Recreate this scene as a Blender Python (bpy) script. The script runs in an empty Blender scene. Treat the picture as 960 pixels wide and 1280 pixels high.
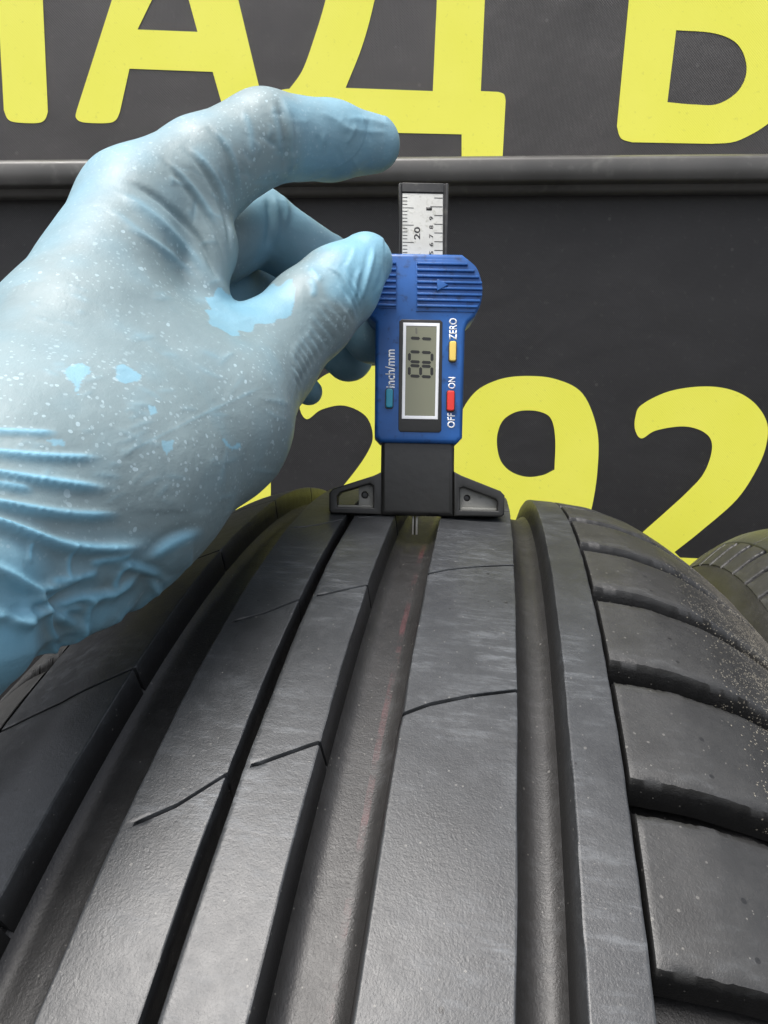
import bpy, bmesh, math, random
import numpy as np
from mathutils import Matrix, Vector
random.seed(4); rng = np.random.default_rng(7)
sc = bpy.context.scene; COL = sc.collection

# ------------------------------------------------------------------ camera, sky, sun, exposure
F = 931.0                                   # focal length in pixels of a 960 x 1280 picture
CAM_H = 0.662
_up = np.array([0.0288, -0.1766, 0.983]); _up /= np.linalg.norm(_up)     # world up seen from the camera (right, depth, up)
_fw = np.array([0, 1.0, 0]) - _up * _up[1]; _fw /= np.linalg.norm(_fw)
_rt = np.cross(_fw, _up)
M_CW = np.stack([_rt, _fw, _up])            # camera (right, depth, up) -> world
CAM_P = np.array([0, 0, CAM_H])
def cw(p):                                  # camera frame millimetres -> world metres
    return np.asarray(p, float) @ M_CW.T * 0.001 + CAM_P
def pix(px, py, d):                         # picture point at depth d (mm) -> camera frame mm
    return np.array([(px - 480) / F * d, d, (640 - py) / F * d])
def frame(origin_mm, ax, ay, az):           # world matrix of a frame given in camera axes (unit mm -> m by mesh data)
    m = Matrix.Identity(4)
    for j, v in enumerate((ax, ay, az)):
        w = M_CW @ np.asarray(v, float)
        for i in range(3): m[i][j] = w[i]
    o = cw(origin_mm)
    for i in range(3): m[i][3] = o[i]
    return m
cd = bpy.data.cameras.new('camera'); cam = bpy.data.objects.new('camera', cd); COL.objects.link(cam)
cd.sensor_fit = 'VERTICAL'; cd.sensor_height = 36; cd.sensor_width = 27; cd.lens = 36 * F / 1280
cd.clip_start = 0.01; cd.clip_end = 200
cam.matrix_world = frame((0, 0, 0), (1, 0, 0), (0, 0, 1), (0, -1, 0))
sc.camera = cam
SUN_DIR = Vector((-0.24, -0.18, 0.94)).normalized()       # towards the sun
w = bpy.data.worlds.new('World'); sc.world = w; w.use_nodes = True
sky = w.node_tree.nodes.new('ShaderNodeTexSky'); sky.sky_type = 'NISHITA'; sky.sun_disc = False
sky.sun_elevation = math.asin(SUN_DIR.z); sky.sun_rotation = math.atan2(SUN_DIR.x, SUN_DIR.y)
sky.air_density = 1.0; sky.dust_density = 6.0; sky.ozone_density = 0.6
bg = w.node_tree.nodes['Background']; bg.inputs['Strength'].default_value = 0.14
hs = w.node_tree.nodes.new('ShaderNodeHueSaturation'); hs.inputs['Saturation'].default_value = 0.45      # a thin veil of cloud
w.node_tree.links.new(sky.outputs[0], hs.inputs['Color']); w.node_tree.links.new(hs.outputs[0], bg.inputs['Color'])
sd = bpy.data.lights.new('sun', 'SUN'); sd.energy = 1.45; sd.angle = math.radians(30); sd.color = (1, 0.985, 0.965)
so = bpy.data.objects.new('sun', sd); COL.objects.link(so); so.rotation_euler = SUN_DIR.to_track_quat('Z', 'Y').to_euler()
so.location = (0, 0, 3)
vs = sc.view_settings; vs.view_transform = 'Standard'; vs.look = 'None'; vs.gamma = 1; vs.use_curve_mapping = False
vs.exposure = 0.92
sc.cycles.max_bounces = 6; sc.render.filter_size = 1.15

# ------------------------------------------------------------------ helpers
def tag(o, label=None, cat=None, group=None, kind=None):
    if label: o['label'] = label
    if cat: o['category'] = cat
    if group: o['group'] = group
    if kind: o['kind'] = kind
    return o
def link(name, data, parent=None, mat=None):
    o = bpy.data.objects.new(name, data); COL.objects.link(o); o.parent = parent
    if mat and data is not None and not data.materials: data.materials.append(mat)
    return o
def mesh_np(name, V, Q, smooth=True, mat=None):
    me = bpy.data.meshes.new(name)
    V = np.asarray(V, np.float32); Q = np.asarray(Q, np.int32)
    me.vertices.add(len(V)); me.vertices.foreach_set('co', V.ravel())
    n = Q.shape[1]
    me.loops.add(Q.size); me.loops.foreach_set('vertex_index', Q.ravel())
    me.polygons.add(len(Q)); me.polygons.foreach_set('loop_start', np.arange(0, Q.size, n, dtype=np.int32))
    me.polygons.foreach_set('use_smooth', np.full(len(Q), smooth))
    me.update(calc_edges=True); me.validate()
    if mat: me.materials.append(mat)
    return me
def bm_mesh(name, bm, mat=None, smooth=False):
    me = bpy.data.meshes.new(name); bmesh.ops.recalc_face_normals(bm, faces=bm.faces); bm.to_mesh(me); bm.free()
    if smooth:
        me.polygons.foreach_set('use_smooth', np.ones(len(me.polygons), bool))
        me.set_sharp_from_angle(angle=math.radians(38))
    if mat: me.materials.append(mat)
    return me
def spline(pts, n=6):
    """closed outline; a point with a third value 1 is a corner, the others are curved through"""
    P = [(p[0], p[1]) for p in pts]; c = [len(p) > 2 and p[2] for p in pts]; N = len(P); out = []
    for i in range(N):
        p1, p2 = np.array(P[i]), np.array(P[(i + 1) % N])
        if c[i] and c[(i + 1) % N]: out.append(tuple(p1)); continue
        p0 = p1 - (p2 - p1) * .5 if c[i] else np.array(P[i - 1])
        p3 = p2 + (p2 - p1) * .5 if c[(i + 1) % N] else np.array(P[(i + 2) % N])
        for k in range(n):
            t = k / n
            out.append(tuple(0.5 * (2 * p1 + (p2 - p0) * t + (2 * p0 - 5 * p1 + 4 * p2 - p3) * t * t + (3 * p1 - p0 - 3 * p2 + p3) * t ** 3)))
    return out
TMP = bpy.data.scenes.new('tmp')
def evaluated(o):
    TMP.collection.objects.link(o); TMP.view_layers[0].update(); dg = TMP.view_layers[0].depsgraph
    return bpy.data.meshes.new_from_object(o.evaluated_get(dg))
def plate(name, outlines, y0, y1, bevel=0.0, mat=None, parent=None, seg=2, smooth=True):
    """outlines (first outer, then holes) in local x,z mm; slab between y0 (front) and y1 (back)"""
    cu = bpy.data.curves.new(name, 'CURVE'); cu.dimensions = '2D'; cu.fill_mode = 'BOTH'
    for ol in outlines:
        s = cu.splines.new('POLY'); s.points.add(len(ol) - 1); s.use_cyclic_u = True
        for p, q in zip(s.points, ol): p.co = (q[0] * .001, q[1] * .001, 0, 1)
    b = min(bevel, abs(y1 - y0) * .49)
    cu.extrude = (abs(y1 - y0) / 2 - b) * .001; cu.bevel_depth = b * .001; cu.bevel_resolution = seg
    if b > 0: cu.offset = -b * .001
    o = bpy.data.objects.new('tmp', cu); me = evaluated(o); bpy.data.objects.remove(o); bpy.data.curves.remove(cu)
    n = len(me.vertices); V = np.empty(n * 3, np.float32); me.vertices.foreach_get('co', V); V = V.reshape(-1, 3)
    W = np.stack([V[:, 0], (y0 + y1) / 2 * .001 - V[:, 2], V[:, 1]], 1)
    me.vertices.foreach_set('co', W.ravel().astype(np.float32)); me.update(); me.name = name
    bm = bmesh.new(); bm.from_mesh(me); bmesh.ops.remove_doubles(bm, verts=bm.verts, dist=1e-6)
    bmesh.ops.recalc_face_normals(bm, faces=bm.faces); bm.to_mesh(me); bm.free()
    if smooth:
        me.polygons.foreach_set('use_smooth', np.ones(len(me.polygons), bool)); me.set_sharp_from_angle(angle=math.radians(35))
    me.materials.clear()
    if mat: me.materials.append(mat)
    return link(name, me, parent)
def rect(x0, z0, x1, z1, r=0, n=4):
    if r <= 0: return [(x0, z0), (x1, z0), (x1, z1), (x0, z1)]
    out = []
    for cx, cz, a in ((x1 - r, z0 + r, -90), (x1 - r, z1 - r, 0), (x0 + r, z1 - r, 90), (x0 + r, z0 + r, 180)):
        for k in range(n + 1):
            t = math.radians(a + 90 * k / n); out.append((cx + r * math.cos(t), cz + r * math.sin(t)))
    return out

# ------------------------------------------------------------------ materials
class NT:
    def __init__(s, name):
        s.m = bpy.data.materials.new(name); s.m.use_nodes = True; s.t = s.m.node_tree; s.b = s.t.nodes['Principled BSDF']
        s.tc = s.t.nodes.new('ShaderNodeTexCoord')
    def n(s, typ, **kw):
        nd = s.t.nodes.new('ShaderNode' + typ)
        for k, v in kw.items():
            if k in nd.inputs: nd.inputs[k].default_value = v
            else: setattr(nd, k, v)
        return nd
    def l(s, a, b): s.t.links.new(a, b)
    def coord(s, scale=(1, 1, 1)):
        mp = s.n('Mapping'); mp.inputs['Scale'].default_value = scale; s.l(s.tc.outputs['Object'], mp.inputs[0]); return mp.outputs[0]
    def noise(s, vec, scale, detail=4, rough=.55):
        nd = s.n('TexNoise', Scale=scale, Detail=detail, Roughness=rough); s.l(vec, nd.inputs['Vector']); return nd.outputs[0]
    def ramp(s, fac, lo, hi, a=(0, 0, 0, 1), b=(1, 1, 1, 1)):
        r = s.n('ValToRGB'); e = r.color_ramp.elements; e[0].position = lo; e[1].position = hi; e[0].color = a; e[1].color = b
        s.l(fac, r.inputs[0]); return r.outputs[0]
    def mix(s, fac, a, b, mode='MIX'):
        m = s.n('Mix', data_type='RGBA', blend_type=mode)
        for sock, v in ((m.inputs[0], fac), (m.inputs[6], a), (m.inputs[7], b)):
            if isinstance(v, (int, float)): sock.default_value = v
            elif isinstance(v, tuple): sock.default_value = v if len(v) == 4 else v + (1,)
            else: s.l(v, sock)
        return m.outputs[2]
    def math(s, op, a, b=0.0):
        m = s.n('Math', operation=op)
        for i, v in enumerate((a, b)):
            if isinstance(v, (int, float)): m.inputs[i].default_value = v
            else: s.l(v, m.inputs[i])
        return m.outputs[0]
    def bump(s, h, strength, dist, prev=None):
        b = s.n('Bump', Strength=strength, Distance=dist); s.l(h, b.inputs['Height'])
        if prev: s.l(prev, b.inputs['Normal'])
        return b.outputs[0]
    def done(s, col=None, rough=None, normal=None, **kw):
        if col is not None:
            if isinstance(col, tuple): s.b.inputs['Base Color'].default_value = col + (1,)
            else: s.l(col, s.b.inputs['Base Color'])
        if rough is not None:
            if isinstance(rough, (int, float)): s.b.inputs['Roughness'].default_value = rough
            else: s.l(rough, s.b.inputs['Roughness'])
        if normal is not None: s.l(normal, s.b.inputs['Normal'])
        for k, v in kw.items(): s.b.inputs[k.replace('_', ' ')].default_value = v
        return s.m
def plastic(name, col, rough, var=.25, scale=300, bump=.1, metal=0.0, dirt=None):
    t = NT(name); v = t.coord(); n1 = t.noise(v, scale, 5); n2 = t.noise(v, scale * .12, 3)
    c = t.mix(t.ramp(n2, .3, .75), tuple(x * (1 - var) for x in col), tuple(min(1, x * (1 + var)) for x in col))
    if dirt: c = t.mix(t.math('MULTIPLY', t.ramp(n1, .56, .72), .8), c, dirt)
    r = t.ramp(n1, .25, .8, (rough * .8,) * 3 + (1,), (min(1, rough * 1.25),) * 3 + (1,))
    return t.done(c, r, t.bump(n1, bump, .0003), Metallic=metal)
def rubber(name, base, rough, streak=.5, red=False, sun_dust=False, bumpk=.35, wall_shade=None):
    """worn faces carry a dull bloom and scuffs, moulded walls are coloured blacker to paint in the shade of the grooves"""
    t = NT(name); v = t.coord(); at_ = t.coord((.35, 1.6, 1.6))
    big = t.noise(v, 26, 6, .65); fine = t.noise(v, 1500, 4, .65); mid = t.noise(v, 300, 6, .72); st = t.noise(at_, 330, 6, .8)
    c = t.mix(t.ramp(big, .3, .72), tuple(x * .7 for x in base), tuple(x * 1.45 for x in base))
    c = t.mix(t.math('MULTIPLY', t.ramp(mid, .46, .75), .35), c, tuple(x * 1.9 for x in base))
    # pale scuffing that runs across the ribs, in patches
    scf = t.math('MULTIPLY', t.ramp(st, .48, .70), t.ramp(big, .46, .68)); c = t.mix(t.math('MULTIPLY', scf, streak), c, (.19, .205, .22))
    drk = t.math('MULTIPLY', t.ramp(t.noise(v, 75, 5, .7), .58, .70), .55); c = t.mix(drk, c, tuple(x * .45 for x in base))
    if wall_shade:
        wa = t.n('Attribute', attribute_name='worn'); c = t.mix(wa.outputs['Fac'], wall_shade, c)  # groove and slot shade put into the colour of the walls
    # tiny pale grit and dark nicks
    for scl, lim, kp, col, amt in ((430., .12, .60, (.34, .33, .30), .2), (900., .16, .72, (.30, .29, .26), .3), (260., .13, .72, (.008, .008, .008), .8)):
        vo = t.n('TexVoronoi', Scale=scl); t.l(v, vo.inputs['Vector']); rnd = t.n('SeparateColor'); t.l(vo.outputs['Color'], rnd.inputs[0])
        sp = t.math('MULTIPLY', t.math('LESS_THAN', vo.outputs['Distance'], t.math('MULTIPLY', rnd.outputs[1], lim)), t.math('GREATER_THAN', rnd.outputs[0], kp))
        c = t.mix(t.math('MULTIPLY', sp, amt), c, col)
    grit = t.noise(v, 3200, 3, .6); pit = t.noise(v, 620, 5, .75)
    nrm = t.bump(pit, bumpk * .2, .0002); nrm = t.bump(fine, bumpk * .8, .00018, nrm); nrm = t.bump(grit, bumpk, .00010, nrm); nrm = t.bump(scf, bumpk * .5, .0002, nrm)
    sx = t.n('SeparateXYZ'); t.l(t.tc.outputs['Object'], sx.inputs[0])
    if red:
        d = t.math('ABSOLUTE', t.math('ADD', sx.outputs[0], t.math('ADD', .0030, t.math('MULTIPLY', t.noise(v, 60, 3), .001)))); m = t.math('LESS_THAN', d, .0006)
        m = t.math('MULTIPLY', m, t.math('MULTIPLY', t.ramp(t.noise(v, 90, 6, .75), .46, .62), .3)); c = t.mix(m, c, (.14, .04, .045))
    if sun_dust:  # tan grains and tint: dust, plus warm grazing sun painted into the colour
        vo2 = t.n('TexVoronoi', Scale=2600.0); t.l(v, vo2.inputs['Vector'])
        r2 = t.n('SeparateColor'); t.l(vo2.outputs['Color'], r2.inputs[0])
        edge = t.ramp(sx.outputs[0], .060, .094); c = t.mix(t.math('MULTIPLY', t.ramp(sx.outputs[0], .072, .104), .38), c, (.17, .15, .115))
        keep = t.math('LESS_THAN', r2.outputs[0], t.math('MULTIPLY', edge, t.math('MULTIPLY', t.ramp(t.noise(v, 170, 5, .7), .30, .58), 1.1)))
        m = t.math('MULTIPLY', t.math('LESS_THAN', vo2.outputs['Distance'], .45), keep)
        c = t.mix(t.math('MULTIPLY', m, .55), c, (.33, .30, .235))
    r = t.math('ADD', t.math('MULTIPLY', t.ramp(mid, .25, .8), rough * .4), t.math('ADD', rough * .8, t.math('MULTIPLY', scf, .12)))
    return t.done(c, r, nrm, Specular_IOR_Level=.5)
M_TREAD = rubber('tread rubber', (.031, .033, .035), .38, .75, bumpk=.38, wall_shade=(.011, .011, .011))
M_SHOULDER = rubber('shoulder rubber', (.030, .030, .029), .42, .30, sun_dust=True, bumpk=.5, wall_shade=(.008, .008, .008))
M_CARCASS = rubber('groove rubber', (.019, .0185, .018), .42, .12, red=True, bumpk=.5)

def banner_mat(name, col, rough, weave):
    t = NT(name); v = t.coord(); n1 = t.noise(v, 9, 5); n2 = t.noise(v, 160, 4)
    c = t.mix(t.ramp(n1, .3, .7), tuple(x * .82 for x in col), tuple(x * 1.2 for x in col))
    vo = t.n('TexVoronoi', Scale=42.0); t.l(v, vo.inputs['Vector'])
    rr = t.n('SeparateColor'); t.l(vo.outputs['Color'], rr.inputs[0])
    sp = t.math('MULTIPLY', t.math('LESS_THAN', vo.outputs['Distance'], .07), t.math('GREATER_THAN', rr.outputs[0], .7))
    c = t.mix(t.math('MULTIPLY', sp, .14), c, (.3, .3, .27))
    c = t.mix(t.math('MULTIPLY', t.ramp(n2, .6, .8), .25), c, (.17, .165, .15))
    w1 = t.n('TexWave', Scale=weave, Distortion=.4, bands_direction='DIAGONAL'); t.l(v, w1.inputs[0])
    w2 = t.n('TexWave', Scale=weave, Distortion=.4, bands_direction='X'); t.l(v, w2.inputs[0])
    h = t.math('ADD', t.math('MULTIPLY', w1.outputs[1], .5), t.math('MULTIPLY', w2.outputs[1], .5))
    return t.done(c, rough, t.bump(n1, .35, .012, t.bump(h, .7, .0006)))
M_BAN1 = banner_mat('dark banner vinyl', (.060, .056, .053), .36, 260)
M_BAN2 = banner_mat('black banner vinyl', (.022, .021, .021), .36, 300)
def yellow_mat(name, weave):
    t = NT(name); v = t.coord(); n1 = t.noise(v, 12, 5); n2 = t.noise(v, 210, 5)
    c = t.mix(t.ramp(n1, .3, .7), (.86, .85, .085), (.90, .88, .115))
    c = t.mix(t.math('MULTIPLY', t.ramp(n2, .62, .8), .4), c, (.42, .42, .05))
    w1 = t.n('TexWave', Scale=weave, Distortion=.4, bands_direction='DIAGONAL'); t.l(v, w1.inputs[0])
    return t.done(c, .5, t.bump(w1.outputs[1], .2, .0005))
M_YEL = yellow_mat('yellow vinyl', 260)
M_RAIL = plastic('dark rail paint', (.078, .076, .071), .38, .25, 90, .15, dirt=(.11, .11, .10))
M_BLUE = plastic('blue plastic', (.015, .10, .34), .38, .34, 420, .14, dirt=(.008, .035, .11))
M_BLACK = plastic('black plastic', (.016, .016, .015), .38, .3, 500, .2)
M_GUN = plastic('dark grey plastic', (.028, .028, .027), .36, .3, 420, .2, dirt=(.07, .07, .06))
M_STEEL = plastic('scuffed silver scale', (.60, .60, .56), .42, .16, 700, .15, metal=.35, dirt=(.30, .30, .26))
M_WHITE = plastic('white print', (.82, .84, .86), .5, .04, 300, .03)
M_INK = plastic('black print', (.02, .02, .02), .5, .1, 300, .03)
M_GREYP = plastic('grey inset plastic', (.20, .20, .18), .4, .4, 350, .2, dirt=(.05, .05, .05))
M_LCD = plastic('lcd glass', (.20, .205, .14), .35, .06, 120, .02)
M_SEG = plastic('lcd segment', (.012, .012, .010), .4, .1, 300, .02)
M_SEGF = plastic('lcd faint segment', (.13, .13, .105), .4, .1, 300, .02)
M_RED = plastic('red button rubber', (.70, .035, .025), .4, .1, 300, .05)
M_YBTN = plastic('yellow button rubber', (.80, .58, .13), .45, .1, 300, .05)
M_TEAL = plastic('teal button rubber', (.02, .27, .40), .4, .1, 300, .05)
M_PROBE = plastic('brushed steel', (.30, .29, .26), .45, .2, 500, .1, metal=.8)
def ground_mat():
    t = NT('worn asphalt'); v = t.coord(); n1 = t.noise(v, 60, 6, .7); n2 = t.noise(v, 2.5, 4)
    return t.done(t.mix(t.ramp(n1, .35, .7), (.04, .04, .042), t.mix(n2, (.06, .06, .06), (.09, .088, .083))), .85, t.bump(n1, .6, .01))

# ------------------------------------------------------------------ ground
g = mesh_np('ground', [(-60, -60, 0), (60, -60, 0), (60, 60, 0), (-60, 60, 0)], [(0, 1, 2, 3)], False, ground_mat())
tag(link('ground', g), kind='structure')

# ------------------------------------------------------------------ banners behind
BAN_Y = 0.76
def on_wall(px, py, y=BAN_Y):
    d = M_CW @ np.array([(px - 480) / F, 1, (640 - py) / F]); p = CAM_P + d * (y / d[1]); return p[0] * 1000, p[2] * 1000
rail_top = on_wall(480, 204)[1]; rail_bot = on_wall(480, 240)[1]; rail_mid = (rail_top + rail_bot) / 2
def wall_frame(roll=0.0):
    return Matrix.Translation((0, BAN_Y, 0))
RSL = .033
def sheet(name, x0, z0, x1, z1, mat, label):
    nx, nz = 90, 40; X = np.linspace(x0, x1, nx); Z = np.linspace(z0, z1, nz); XX, ZZ = np.meshgrid(X, Z); ZZ = ZZ + RSL * XX * (1 if z0 > 100 else (ZZ - z0) / (z1 - z0))
    d = 1.4 * np.sin(XX / 190 + ZZ / 400) + .8 * np.sin(XX / 83 - ZZ / 130 + 1) 
    V = np.stack([XX, d * .12, ZZ], -1).reshape(-1, 3) * .001
    V2 = V.copy(); V2[:, 1] += .003
    i = np.arange(nx * nz).reshape(nz, nx); q = np.stack([i[:-1, :-1], i[:-1, 1:], i[1:, 1:], i[1:, :-1]], -1).reshape(-1, 4)
    n = nx * nz; Q = [q, q[:, ::-1] + n]
    for e in (i[0], i[-1][::-1], i[:, 0][::-1], i[:, -1]):
        Q.append(np.stack([e[1:], e[:-1], e[:-1] + n, e[1:] + n], -1))
    me = mesh_np(name, np.concatenate([V, V2]), np.concatenate(Q), True, mat); me.set_sharp_from_angle(angle=math.radians(40))
    o = link(name, me); o.matrix_world = wall_frame()
    return tag(o, label, 'banner')
ban_hi = sheet('banner', -1500, rail_mid - 8, 1500, rail_mid + 420, M_BAN1, 'dark grey woven banner printed with large yellow letters above the rail')
ban_lo = sheet('banner', -1500, 4, 1500, rail_mid - 12, M_BAN2, 'black banner printed with yellow digits below the rail, behind the gauge')
def sheet_y(x, z): return .12 * (1.4 * math.sin(x / 190 + z / 400) + .8 * math.sin(x / 83 - z / 130 + 1))
def glyph(parent, name, outs):
    O = [[on_wall(*p) for p in spline(o, 7)] for o in outs]
    o = plate(name, O, -.45, -.2, 0, M_YEL, parent, smooth=False)
    bm = bmesh.new(); bm.from_mesh(o.data); bmesh.ops.triangulate(bm, faces=bm.faces)
    bmesh.ops.subdivide_edges(bm, edges=[e for e in bm.edges if e.calc_length() > .02], cuts=2)
    for v in bm.verts: v.co.y += sheet_y(v.co.x * 1000, v.co.z * 1000) * .001
    bm.to_mesh(o.data); bm.free(); return o
glyph(ban_hi, 'letter', [[(45, -190, 1), (-130, -190, 1), (-140, -80), (-160, 40), (-190, 100), (-215, 110, 1), (-212, 156, 1), (-170, 152), (-125, 100), (-95, 0), (-88, -130, 1), (-10, -130, 1), (5, 138, 1), (10, 149), (20, 153), (46, 154), (56, 150), (60, 140, 1)]])
glyph(ban_hi, 'letter', [[(190, -172, 1), (258, -172, 1), (298, 0, 1), (331, 138, 1), (328, 150), (318, 154), (294, 153), (283, 146), (279, 136, 1), (266, 90, 1), (162, 86, 1), (150, 140, 1), (145, 150), (134, 154), (104, 153), (95, 147), (96, 138, 1), (140, 0, 1)],
                     [(172, 37, 1), (247, 40, 1), (236, 0, 1), (220, -58, 1), (190, 0, 1)]])
glyph(ban_hi, 'letter', [[(440, -190, 1), (609, -185, 1), (606, 0, 1), (601, 114, 1), (623, 115, 1), (630, 118), (632, 126, 1), (628, 201, 1), (577, 200, 1), (577, 168, 1), (396, 164, 1), (393, 196, 1), (344, 194, 1), (347, 120, 1), (351, 113), (362, 111, 1), (378, 88), (392, 50), (407, 0), (425, -80)],
                     [(432, 110, 1), (541, 114, 1), (546, 0, 1), (550, -130, 1), (490, -132, 1), (478, -50), (466, 10), (452, 60)]])
glyph(ban_hi, 'letter', [[(798, -190, 1), (905, -186, 1), (950, -170), (972, -130), (970, -85), (948, -48), (935, -38, 1), (975, -10), (996, 40), (992, 95), (970, 145), (925, 175), (890, 180, 1), (790, 178, 1), (776, 173), (771, 158, 1), (786, 0, 1)],
                     [(845, 38, 1), (893, 42), (922, 56), (933, 85), (924, 112), (898, 130), (868, 131), (834, 128, 1)],
                     [(852, -135, 1), (845, -32, 1), (888, -34), (908, -56), (910, -95), (895, -125), (875, -133)]])
glyph(ban_lo, 'digit', [[(375, 512), (378, 497), (390, 482), (412, 466), (450, 458), (496, 459), (532, 472), (552, 500), (555, 532), (545, 562), (515, 603), (478, 645), (455, 668, 1), (560, 672, 1), (558, 726, 1), (350, 720, 1), (354, 682, 1), (400, 640), (435, 600), (458, 568), (466, 545), (457, 520), (430, 507), (402, 512), (384, 524)]])
glyph(ban_lo, 'digit', [[(656, 470), (695, 474), (728, 492), (746, 536), (747, 584), (739, 637), (722, 690), (690, 738), (640, 765), (590, 768, 1), (590, 716, 1), (640, 712), (672, 690), (686, 650, 1), (655, 655), (612, 645), (580, 618), (566, 580), (572, 528), (592, 492), (622, 475)],
                     [(656, 513), (676, 515), (689, 524), (694, 549), (693, 587, 1), (678, 594), (658, 596), (638, 589), (625, 574), (621, 549), (627, 528), (640, 517)]])
glyph(ban_lo, 'digit', [[(794, 538), (794, 522), (802, 506), (837, 489), (881, 483), (916, 488), (942, 503), (958, 527), (958, 554), (947, 584), (921, 624), (877, 663), (843, 690, 1), (850, 697, 1), (985, 703, 1), (982, 757, 1), (752, 748, 1), (757, 706, 1), (807, 662), (859, 615), (881, 589), (890, 558), (881, 541), (855, 533), (820, 538), (802, 548)]])
glyph(ban_lo, 'dash', [[(290, 590, 1), (330, 590), (338, 596), (338, 640, 1), (290, 638, 1)]])
# the rail between the two sheets
def rail():
    h = rail_top - rail_bot
    prof = [(0, -h / 2 - 5), (-9, -h / 2 - 5), (-12, -h / 2 - 2), (-13, -h / 2 + 2), (-23, -h / 2 + 2.5), (-25, -h / 2 + 4.5), (-25.5, 0), (-25, h / 2 - 5), (-23.5, h / 2 - 2.5), (-20, h / 2), (0, h / 2 + 1)]
    xs = np.linspace(-1500, 1500, 61); V = []
    for x in xs:
        dz = x * RSL + .8 * math.sin(x / 310)
        for y, z in prof: V.append((x, y - 1.5, z + rail_mid + dz))
    n = len(prof); Q = [(i * n + j, i * n + (j + 1) % n, (i + 1) * n + (j + 1) % n, (i + 1) * n + j) for i in range(60) for j in range(n)]
    me = mesh_np('rail', np.array(V) * .001, Q, True, M_RAIL)
    bm = bmesh.new(); bm.from_mesh(me); bm.verts.ensure_lookup_table()
    bm.faces.new([bm.verts[j] for j in range(n)][::-1]); bm.faces.new([bm.verts[60 * n + j] for j in range(n)])
    bmesh.ops.recalc_face_normals(bm, faces=bm.faces); bm.to_mesh(me); bm.free(); me.set_sharp_from_angle(angle=math.radians(50))
    o = link('rail', me); o.matrix_world = wall_frame(); tag(o, 'long dark grey rail running between the two banners', 'rail')
rail()

# ------------------------------------------------------------------ tyres
R0 = 310.53
_ps = np.array([0, 8, 20, 38.6, 50, 63.6, 75, 86, 99, 110, 119.]); _pd = np.array([0, .03, .15, .5, 1.4, 5.5, 12.0, 19.5, 32.5, 45, 58.])
_fs = np.arange(-125, 125.1, .5); _fd = np.interp(np.abs(_fs), _ps, _pd); _k = np.hanning(25); _k /= _k.sum()
_fdp = np.pad(_fd, 12, mode='edge'); _fd = np.convolve(_fdp, _k, 'valid')
def drop(s): return np.interp(s, _fs, _fd)
def ring(s, phi, dep):
    r = R0 - drop(s) - dep
    return np.stack([s, r * np.cos(phi), r * np.sin(phi)], -1)
def grid_quads(nr, nc, wrap):
    i = np.arange(nr * nc).reshape(nr, nc)
    j = np.vstack([i, i[:1]]) if wrap else i
    return np.stack([j[:-1, :-1], j[:-1, 1:], j[1:, 1:], j[1:, :-1]], -1).reshape(-1, 4)
DEEP = 8.2
def worn(me, dp):  # mask: top face shows its wear, deeper walls get the painted shade
    a = me.attributes.new('worn', 'FLOAT', 'POINT'); a.data.foreach_set('value', np.clip(1.15 - dp / .55, 0, 1).ravel().astype(np.float32))
def make_rib(s1, s2, sipe=None, bev=(.5, .5), pitch=9.0, width=.42, smask=None, lean=(.9, .9)):
    n = max(5, int((s2 - s1) / 1.3))
    bev = (bev[0] * .55, bev[1] * .55)
    S = [s1 - lean[0], s1 - lean[0] * .5, s1, s1 + bev[0] * .3, s1 + bev[0], s1 + bev[0] * 1.5] + list(np.linspace(s1 + bev[0] * 1.5, s2 - bev[1] * 1.5, n)[1:-1]) + [s2 - bev[1] * 1.5, s2 - bev[1], s2 - bev[1] * .3, s2, s2 + lean[1] * .5, s2 + lean[1]]
    Dp = [DEEP + .6, DEEP * .5, bev[0] * .8, bev[0] * .25, 0, 0] + [0] * (n - 2) + [0, 0, bev[1] * .25, bev[1] * .8, DEEP * .5, DEEP + .6]
    S, Dp = np.array(S), np.array(Dp)
    mm = np.degrees(1 / R0)
    rows, cut = [], []
    starts = [0, 9.0, 20.2]; starts += list(np.linspace(20.2, 360, 38)[1:]); npitch = len(starts) - 1
    offs = [(-1.3, 0), (-width - .10, 0), (-width, .10), (-width * .92, 4.5), (width * .92, 4.5), (width, .10), (width + .10, 0), (1.3, 0)]
    if sipe is None: offs = []
    for k in range(npitch):
        base = starts[k] + (0 if sipe is None else sipe[2]); pitch = starts[k + 1] - starts[k]
        for o, c in offs: rows.append(base + o * mm); cut.append(c)
        for t in np.linspace(0, 1, 22)[1:-1]: rows.append(base + t * pitch); cut.append(0)
    rows, cut = np.array(rows), np.array(cut)
    sh = np.interp(S, sipe[0], sipe[1]) if sipe else np.zeros_like(S)
    mk = np.ones_like(S)
    if smask: mk = np.clip((S - smask[0]) / .6, 0, 1) * np.clip((smask[1] - S) / .6, 0, 1)
    PH = np.radians(rows[:, None] + sh[None]); DP = Dp[None] + np.minimum(cut[:, None] * mk[None], np.maximum(DEEP * .8 - Dp[None], 0))
    SS = np.broadcast_to(S[None], PH.shape)
    # the worn face is never quite even
    wob = (.04 * np.sin(PH * 23 + SS * .3) + .02 * np.sin(PH * 61 - SS * .21)) * (Dp[None] < .3)
    ew = .05 * np.sin(PH * 57 + SS) + .04 * np.sin(PH * 611 - SS)
    SS = SS + ew * (Dp[None] < .6) * (Dp[None] > .02)
    V = ring(SS, PH, DP + wob).reshape(-1, 3)
    me = mesh_np('rib', V * .001, grid_quads(len(rows), len(S), True), True, M_TREAD); worn(me, DP); me.set_sharp_from_angle(angle=math.radians(42))
    return me
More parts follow.
